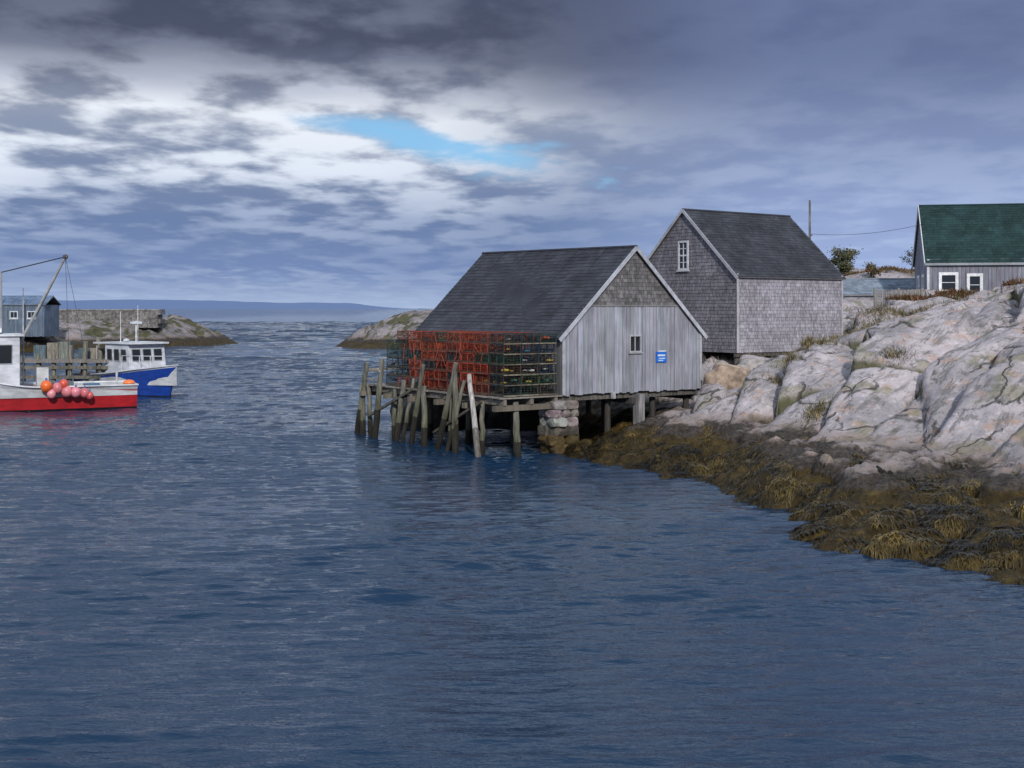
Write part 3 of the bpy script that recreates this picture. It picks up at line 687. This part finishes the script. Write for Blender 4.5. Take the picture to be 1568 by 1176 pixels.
blades('dry_grass',x,y,z-.03,np.cos(an),np.sin(an),rng.uniform(.08,.24,len(x)),rng.uniform(.007,.015,len(x)),rng.uniform(.8,1.9,len(x)),rng.uniform(0,.7,len(x)),cols,M_leaf)
# rusty shrubs
px=[];py=[];
for (cx,cy,sx,sy,n) in [(19.5,58.5,.9,.3,900),(21.3,56.5,.9,.3,700),(23,70,1.2,.5,1500),(26,72,1.5,.5,1500),(29,71,1.5,.5,1500),(34,106,3,1,2500),(30,104,2,1,1500)]:
    px.append(rng.normal(cx,sx,n));py.append(rng.normal(cy,sy,n))
x=np.concatenate(px);y=np.concatenate(py);z=H(x,y); an=rng.uniform(0,6.28,len(x)); pal=np.array([(.20,.08,.04),(.15,.09,.045),(.1,.1,.04),(.24,.13,.06)]); cols=pal[rng.integers(0,4,len(x))]*rng.uniform(.6,1.2,(len(x),1))
blades('heath_shrubs',x,y,z,np.cos(an),np.sin(an),rng.uniform(.1,.25,len(x)),rng.uniform(.015,.04,len(x)),rng.uniform(.6,1.8,len(x)),rng.uniform(0,.5,len(x)),cols,M_leaf)

# ---------------------------------------------------------------- boats
def hull(mb,org,D,Lh,beam,sheer,zline,cl,cu,sternw=.9,rail=(.75,.77,.8)):
    Sd=Vector((-D.y,D.x,0)); n=22; prof=[]
    for i in range(n+1):
        t_=i/n; bb=beam*(sternw+(1-sternw)*min(1,t_*3))*(1-max(0,(t_-.5)/.5)**2.4); bb=max(bb,.03)
        sh=sheer(t_); zl=zline(t_); rake=.55*max(0,(t_-.8)/.2)
        pts=[(0,-.6),(bb*.6,-.45),(bb*.84,-.05),(bb*.9,.12),(bb*.93,zl*.6),(bb*.96,zl),(bb*1.0,(zl+sh)/2+.01),(bb*1.03,sh)]
        prof.append([(t_*Lh+rake*(max(z_,0)/1.5)**1.0,y_,z_) for y_,z_ in pts])
    def W_(p,s): return org+D*p[0]+Sd*(p[1]*s)+Zv*p[2]
    for s in(-1,1):
        for i in range(n):
            for j in range(7):
                q=[W_(prof[i][j],s),W_(prof[i+1][j],s),W_(prof[i+1][j+1],s),W_(prof[i][j+1],s)]
                col=(.02,.02,.025) if j<3 else (cl if j<5 else cu); mb.poly(q,0,col)
            a,b_=prof[i][7],prof[i+1][7]
            mb.beam(W_(a,s),W_(b_,s),.1,.07,0,rail)
            ia=(a[0],max(a[1]-.12,0),a[2]-.02);ib=(b_[0],max(b_[1]-.12,0),b_[2]-.02)
            fa=(a[0],max(a[1]-.14,0),.75);fb=(b_[0],max(b_[1]-.14,0),.75)
            mb.poly([W_(a,s),W_(b_,s),W_(ib,s),W_(ia,s)],0,rail); mb.poly([W_(ia,s),W_(ib,s),W_(fb,s),W_(fa,s)],0,(.5,.52,.54)); mb.poly([W_(fa,s),W_(fb,s),W_((fb[0],0,.75),s),W_((fa[0],0,.75),s)],0,(.35,.37,.38))
    tr=[W_(p,-1) for p in prof[0]]+[W_(p,1) for p in prof[0][::-1]]
    zl=zline(0)
    tl=[q for q in tr if q.z<=zl+.001]; mb.poly(tl,0,cl)
    a=W_(prof[0][5],-1);b_=W_(prof[0][5],1);c=W_(prof[0][7],1);d=W_(prof[0][7],-1); mb.poly([a,b_,c,d],0,cu); mb.beam(c,d,.1,.07,0,rail)
    return W_
RED=(.40,.014,.02); BLU=(.012,.05,.29); WHT=(.62,.64,.69)
boat=empty('red_fishing_boat'); mb=MB(); D=Vector((-.90,-.436,0)).normalized(); SdR=Vector((-D.y,D.x,0))
og=Vector((-20.9,68.3,0))
Wr=hull(mb,og,D,12.5,1.9,lambda t:1.3+1.2*sst(t,.38,.95).item(),lambda t:1.04+.35*t,RED,WHT,.92)
mb.obj('hull',[M_paint],boat)
mb=MB()
cb=og+D*7.9
def cabin(mb,c,D,Sd,l,w,z0,z1,slope,winc,nfront=3,nside=3,col=WHT):
    A=[c-D*l/2-Sd*w/2,c+D*l/2-Sd*w/2,c+D*l/2+Sd*w/2,c-D*l/2+Sd*w/2]
    lo=[p+Zv*z0 for p in A]; hi=[A[0]+Zv*z1,A[1]-D*slope+Zv*z1,A[2]-D*slope+Zv*z1,A[3]+Zv*z1]
    for k in range(4):
        k2=(k+1)%4; mb.poly([lo[k],lo[k2],hi[k2],hi[k]],0,col)
        nw=nside if k in(0,2) else nfront
        a,b_,c2,d=lo[k],lo[k2],hi[k2],hi[k]; nrm=(b_-a).cross(d-a).normalized()
        if nrm.dot((a+b_)/2-c)<0: nrm=-nrm
        for i in range(nw):
            f0=(i+.12)/nw*.9+.05;f1=(i+.88)/nw*.9+.05; g0,g1=.55,.86
            P=lambda f,g:(a.lerp(b_,f)).lerp(d.lerp(c2,f),g)+nrm*.02
            e=[P(f0,g0),P(f1,g0),P(f1,g1),P(f0,g1)]
            mb.poly(e,1,winc)
            for q in range(4): mb.beam(e[q],e[(q+1)%4],.035,.035,0,(.35,.38,.4),up=nrm)
    ct=c-D*(slope/2-.08)+Zv*(z1+.05); mb.boxv(ct,D*((l-slope)/2+.3),Sd*(w/2+.12),Zv*.05,0,(.7,.72,.75))
cabin(mb,cb+D*.3,D,SdR,4.6,3.3,.8,3.95,.5,(.1,.2,.2),3,3)
mb.cyl(og+D*5.6+Zv*.8,og+D*5.6+Zv*6.0,.05,.04,7,0,(.35,.37,.4))
bt=Vector((-23.9,66.4,8.15)); bb=Vector((-26.25,65.7,3.2)); mb.cyl(bb,bt,.085,.06,7,0,(.33,.33,.33))
mpole=Vector((-27.1,65.8,0)); mb.cyl(mpole+Zv*1,mpole+Zv*7.3,.09,.06,7,0,(.3,.32,.35))
mb.cyl(bt,mpole+Zv*7.3,.03,.03,4,0,(.04,.04,.04)); mb.cyl(bt,Vector((-22.6,66.6,1.5)),.012,.012,4,0,(.1,.1,.1)); mb.cyl(bt,Vector((-23.7,66.5,1.6)),.012,.012,4,0,(.1,.1,.1)); mb.cyl(bt-Zv*.1,Vector((-25.3,66,5)),.02,.02,4,0,(.05,.05,.05))
mb.ball(bt,.16,0,(.1,.1,.1),(1,1,1),ico=ICO1)
for dx_,h_ in((.1,5.9),(.6,5.2),(1.0,6.2)): 
    p=cb+D*(-.8+dx_); mb.cyl(p+Zv*3.8,p+Zv*h_,.025,.02,5,0,(.6,.6,.6))
mb.boxv(cb-D*.9+Zv*4.25,D*.3,SdR*.5,Zv*.12,0,(.7,.72,.75))
mb.boxv(og+D*3.6+Zv*1.1,D*.5,SdR*.4,Zv*.35,0,(.12,.15,.16)); mb.boxv(og+D*2.2+SdR*.5+Zv*1.05,D*.4,SdR*.35,Zv*.3,0,(.05,.15,.28)); mb.boxv(og+D*4.6-SdR*.7+Zv*1.5,D*.3,SdR*.3,Zv*.7,0,(.6,.62,.62))
mb.cyl(og+D*1.0+SdR*1.2+Zv*1.2,og+D*1.0+SdR*1.2+Zv*2.0,.06,.06,6,0,(.6,.6,.6)); mb.ball(og+D*.3+SdR*.8+Zv*1.35,.3,0,(.85,.2,.04),(1.1,1,.6))
mb.obj('wheelhouse_and_rigging',[M_paint,M_glass],boat)
mb=MB()
near=SdR if SdR.y<0 else -SdR
for (l,z,cc,r) in [(4.1,1.25,(.72,.22,.24),.27),(3.65,1.05,(.75,.25,.28),.29),(3.2,1.0,(.78,.27,.32),.27),(2.75,.95,(.7,.18,.2),.25),(4.65,1.35,(.85,.16,.03),.3),(4.4,.95,(.8,.33,.36),.24),(3.8,1.45,(.78,.12,.07),.24),(2.5,.8,(.7,.13,.13),.2)]:
    c=og+D*l+near*2.15+Zv*z; mb.ball(c,r,0,cc,(1,1,1.12)); mb.cyl(c+Zv*r*.9,c+Zv*(r*1.45),r*.25,r*.18,6,0,(.1,.15,.4)); mb.cyl(c+Zv*r*1.4,og+D*l+near*1.88+Zv*1.36,.015,.015,4,0,(.3,.3,.3))
mb.obj('mooring_buoys',[M_paint],boat,True)

boat2=empty('blue_fishing_boat'); mb=MB(); D2=Vector((.74,-.672,0)).normalized(); Sd2=Vector((-D2.y,D2.x,0)); og2=Vector((-27.3,80.9,0))
hull(mb,og2,D2,9.0,1.65,lambda t:1.2+.8*t*t,lambda t:1.05+.82*t*t,BLU,WHT,.88,WHT)
mb.obj('hull',[M_paint],boat2); mb=MB()
cabin(mb,og2+D2*5.2,D2,Sd2,3.0,2.5,.9,3.2,.35,(.1,.25,.25),3,3)
mb.boxv(og2+D2*3.2+Zv*3.22,D2*.9,Sd2*1.3,Zv*.05,0,(.6,.62,.65))
for sy in(-1,1): mb.cyl(og2+D2*2.5+Sd2*sy*1.15+Zv*.9,og2+D2*2.5+Sd2*sy*1.15+Zv*3.2,.04,.04,6,0,(.5,.5,.5))
mb.cyl(og2+D2*5.2+Zv*3.2,og2+D2*5.2+Zv*4.6,.05,.04,6,0,(.7,.7,.7)); mb.boxv(og2+D2*5.2+Zv*4.5,D2*.12,Sd2*.35,Zv*.07,0,WHT)
mb.cyl(og2+D2*4.4+Sd2*.6+Zv*3.2,og2+D2*4.4+Sd2*.6+Zv*5.6,.025,.015,5,0,(.8,.8,.8)); mb.cyl(og2+D2*4.4-Sd2*.6+Zv*3.2,og2+D2*4.4-Sd2*.6+Zv*5.2,.025,.015,5,0,(.8,.8,.8))
mb.ball(og2+D2*4.9-Sd2*.5+Zv*3.4,.2,0,(.7,.72,.75),(1,1,.6))
mb.boxv(og2+D2*2.2+Zv*1.2,D2*.7,Sd2*.5,Zv*.4,0,(.5,.52,.55)); mb.ball(og2+D2*.4-Sd2*.9+Zv*1.1,.35,0,(.9,.22,.03),(1,1,.8))
pr=None
for k in range(5):
    t_=.66+k*.075; p=og2+D2*(9*t_)+Sd2*(-1.5*(1-max(0,(t_-.5)/.5)**2.4))
    mb.cyl(p+Zv*1.6,p+Zv*2.5,.02,.02,5,0,(.75,.75,.75))
    if pr is not None: mb.cyl(pr+Zv*2.5,p+Zv*2.5,.018,.018,4,0,(.75,.75,.75))
    pr=p
mb.obj('cabin_and_fittings',[M_paint,M_glass],boat2)

# wharf behind the boats
mb=MB()
for i in range(9):
    for j in(0,1):
        x=-30.5+i*.95; y=77.5+j*2.5; mb.cyl((x,y,-1),(x+random.uniform(-.1,.1),y,2.3+random.uniform(0,1.3)),.15,.14,8,0,jit((.12,.11,.08),.2),.02,3,jit((.22,.21,.17),.2))
mb.boxv(Vector((-27,78.8,2.1)),e1*4.2,e2*1.6,Zv*.1,0,(.22,.2,.18))
for z in(1.7,1.1): mb.beam((-31,77.3,z),(-22.9,77.3,z),.12,.2,0,(.16,.15,.12))
for i in range(7):
    x=-30+i*.9+random.uniform(-.2,.2); mb.boxv(Vector((x,79,2.45+random.uniform(0,.3))),e1*.38,e2*.3,Zv*random.uniform(.25,.55),0,jit(random.choice([(.2,.22,.2),(.24,.22,.18),(.1,.14,.16)]),.2))
mb.obj('wooden_wharf',[M_pile])

# breakwater wall + harbour building
mb=MB()
for i in range(30):
    for j in range(4):
        x=-70+i*.72+(.36 if j%2 else 0); mb.boxv(Vector((x,172,3.0+j*.6)),e1*.345,e2*1.2,Zv*.29,0,jit((.2,.19,.185),.18))
mb.boxv(Vector((-59.3,172,5.18)),e1*10.8,e2*1.3,Zv*.09,0,(.27,.26,.26))
mb.obj('stone_breakwater',[M_stone])
O5=Vector((-66,150,0)); hb_=empty('harbour_building')
roofs(hb_,O5,e2,e1,5,9.5,5.9,6.9,6.9,(.14,.2,.3),.15,.2,.25)
mb=MB()
planks(mb,O5,e1,-e2,9.5,2.0,lambda x:5.88,(.13,.17,.23),.3); mb.boxv(O5+Vector((4.75,2.5,3.9)),e1*4.7,e2*2.46,Zv*1.9,0,(.15,.19,.25))
mb.obj('walls',[M_wood],hb_)
for k in range(4): window('window_%d'%(k+1),hb_,O5+Vector((1.6+k*2.1,-.03,4.6)),e1,-e2,.9,.8,.12,2,1,(.6,.65,.7))
mb=MB()
for x,h_ in((-61.5,8.6),(-58.7,7.8),(-64,9.2)): mb.cyl((x,149,2),(x,149,h_),.09,.06,6,0,(.25,.26,.3))
mb.obj('mast_poles',[M_pile])

# ---------------------------------------------------------------- world
EL=31; sd=Vector((.16,-.92,0)).normalized()
w=bpy.data.worlds.new("World"); S.world=w; w.use_nodes=True; t=NT(w.node_tree)
bg=w.node_tree.nodes['Background']; bg.inputs['Strength'].default_value=.1
sky=t.node('ShaderNodeTexSky',sky_type='NISHITA'); sky.sun_disc=False; sky.sun_elevation=math.radians(EL); sky.sun_rotation=math.atan2(sd.x,sd.y)
gen=t.node('ShaderNodeTexCoord').outputs['Generated']; X,Y,Z=t.sep(gen)
z=t.m('MAXIMUM',Z,0.0)
az=t.m('ARCTAN2',X,Y)
iv=t.m('DIVIDE',1,t.m('ADD',z,.11))
pv=t.comb(t.m('MULTIPLY',X,iv),t.m('MULTIPLY',Y,iv),0)
n1=t.noise(t.mapping(pv,loc=(3.1,1.7,0)),.9,6,.5,.1); n2=t.noise(t.mapping(pv,loc=(7.3,4.2,0),scale=(1.25,.95,1)),3.0,8,.52,.05)
nn=t.m('ADD',t.m('MULTIPLY',n1,.38),t.m('MULTIPLY',n2,.62))
puff=t.ss(nn,.42,.57)
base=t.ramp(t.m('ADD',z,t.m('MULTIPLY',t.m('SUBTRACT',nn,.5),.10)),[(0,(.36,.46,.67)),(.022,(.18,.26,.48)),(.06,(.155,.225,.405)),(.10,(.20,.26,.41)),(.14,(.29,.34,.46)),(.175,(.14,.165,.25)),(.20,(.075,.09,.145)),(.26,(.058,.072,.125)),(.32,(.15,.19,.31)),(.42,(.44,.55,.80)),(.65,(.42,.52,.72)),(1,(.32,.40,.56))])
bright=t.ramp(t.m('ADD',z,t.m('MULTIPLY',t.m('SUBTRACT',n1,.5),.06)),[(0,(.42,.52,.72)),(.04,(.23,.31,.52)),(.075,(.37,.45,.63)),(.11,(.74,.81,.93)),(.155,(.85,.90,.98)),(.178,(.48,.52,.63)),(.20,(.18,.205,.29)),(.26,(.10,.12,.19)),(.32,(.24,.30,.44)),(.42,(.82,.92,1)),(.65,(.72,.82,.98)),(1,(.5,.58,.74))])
left=t.ss(az,.14,-.12)
left2=t.m('MULTIPLY_ADD',left,.8,.2)
bright_hi=t.ss(z,.3,.42)  # unseen upper sky, brightness added to light the scene and the water reflections
pf=t.m('MULTIPLY',puff,t.m('MAXIMUM',left2,bright_hi))
col=t.mix(pf,base,bright)
veil=t.mix(t.ss(z,.0,.22),(.36,.47,.76),(.125,.165,.32))
veil=t.mix(t.m('MULTIPLY',t.ss(nn,.42,.6),.5),veil,t.mix(t.ss(z,.05,.2),(.50,.61,.86),(.185,.24,.41)))
rm=t.m('MULTIPLY',t.ss(az,-.02,.24),t.ss(z,.40,.30))
rm=t.m('MULTIPLY',rm,t.ss(az,2.6,1.9))
col=t.mix(t.m('MULTIPLY',rm,.9),col,veil)
def gap(a0,e0,wa,we,tilt,s):
    da=t.m('SUBTRACT',az,a0); de=t.m('ADD',t.m('SUBTRACT',Z,e0),t.m('MULTIPLY',da,tilt))
    da=t.m('DIVIDE',da,wa); de=t.m('DIVIDE',de,we)
    d=t.m('SQRT',t.m('ADD',t.m('MULTIPLY',da,da),t.m('MULTIPLY',de,de)))
    d=t.m('ADD',d,t.m('MULTIPLY',t.m('SUBTRACT',nn,.5),6.0))
    return t.m('MULTIPLY',t.ss(d,1.5,.2),s)
skyc=t.mix(.6,sky.outputs[0],(1.5,5.2,9.5))
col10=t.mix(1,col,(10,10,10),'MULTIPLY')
for g in [(-.048,.128,.078,.013,.2,.95),(-.14,.145,.05,.007,.1,.6)]:
    col10=t.mix(gap(*g),col10,skyc)
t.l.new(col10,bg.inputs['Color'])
# sun
l=bpy.data.lights.new('sun','SUN'); l.energy=2.7; l.angle=math.radians(2.5); l.color=(1,.95,.89)
so=bpy.data.objects.new('sun',l); S.collection.objects.link(so)
dirv=Vector((sd.x*math.cos(math.radians(EL)),sd.y*math.cos(math.radians(EL)),math.sin(math.radians(EL))))
so.rotation_euler=dirv.to_track_quat('Z','Y').to_euler()
# camera
c=bpy.data.cameras.new('camera'); c.lens=43.62; c.sensor_width=36; c.shift_y=-.074; c.clip_end=40000; c.clip_start=.1
co=bpy.data.objects.new('camera',c); co.location=(0,0,5.4); co.rotation_euler=(math.radians(90),0,0); S.collection.objects.link(co); S.camera=co
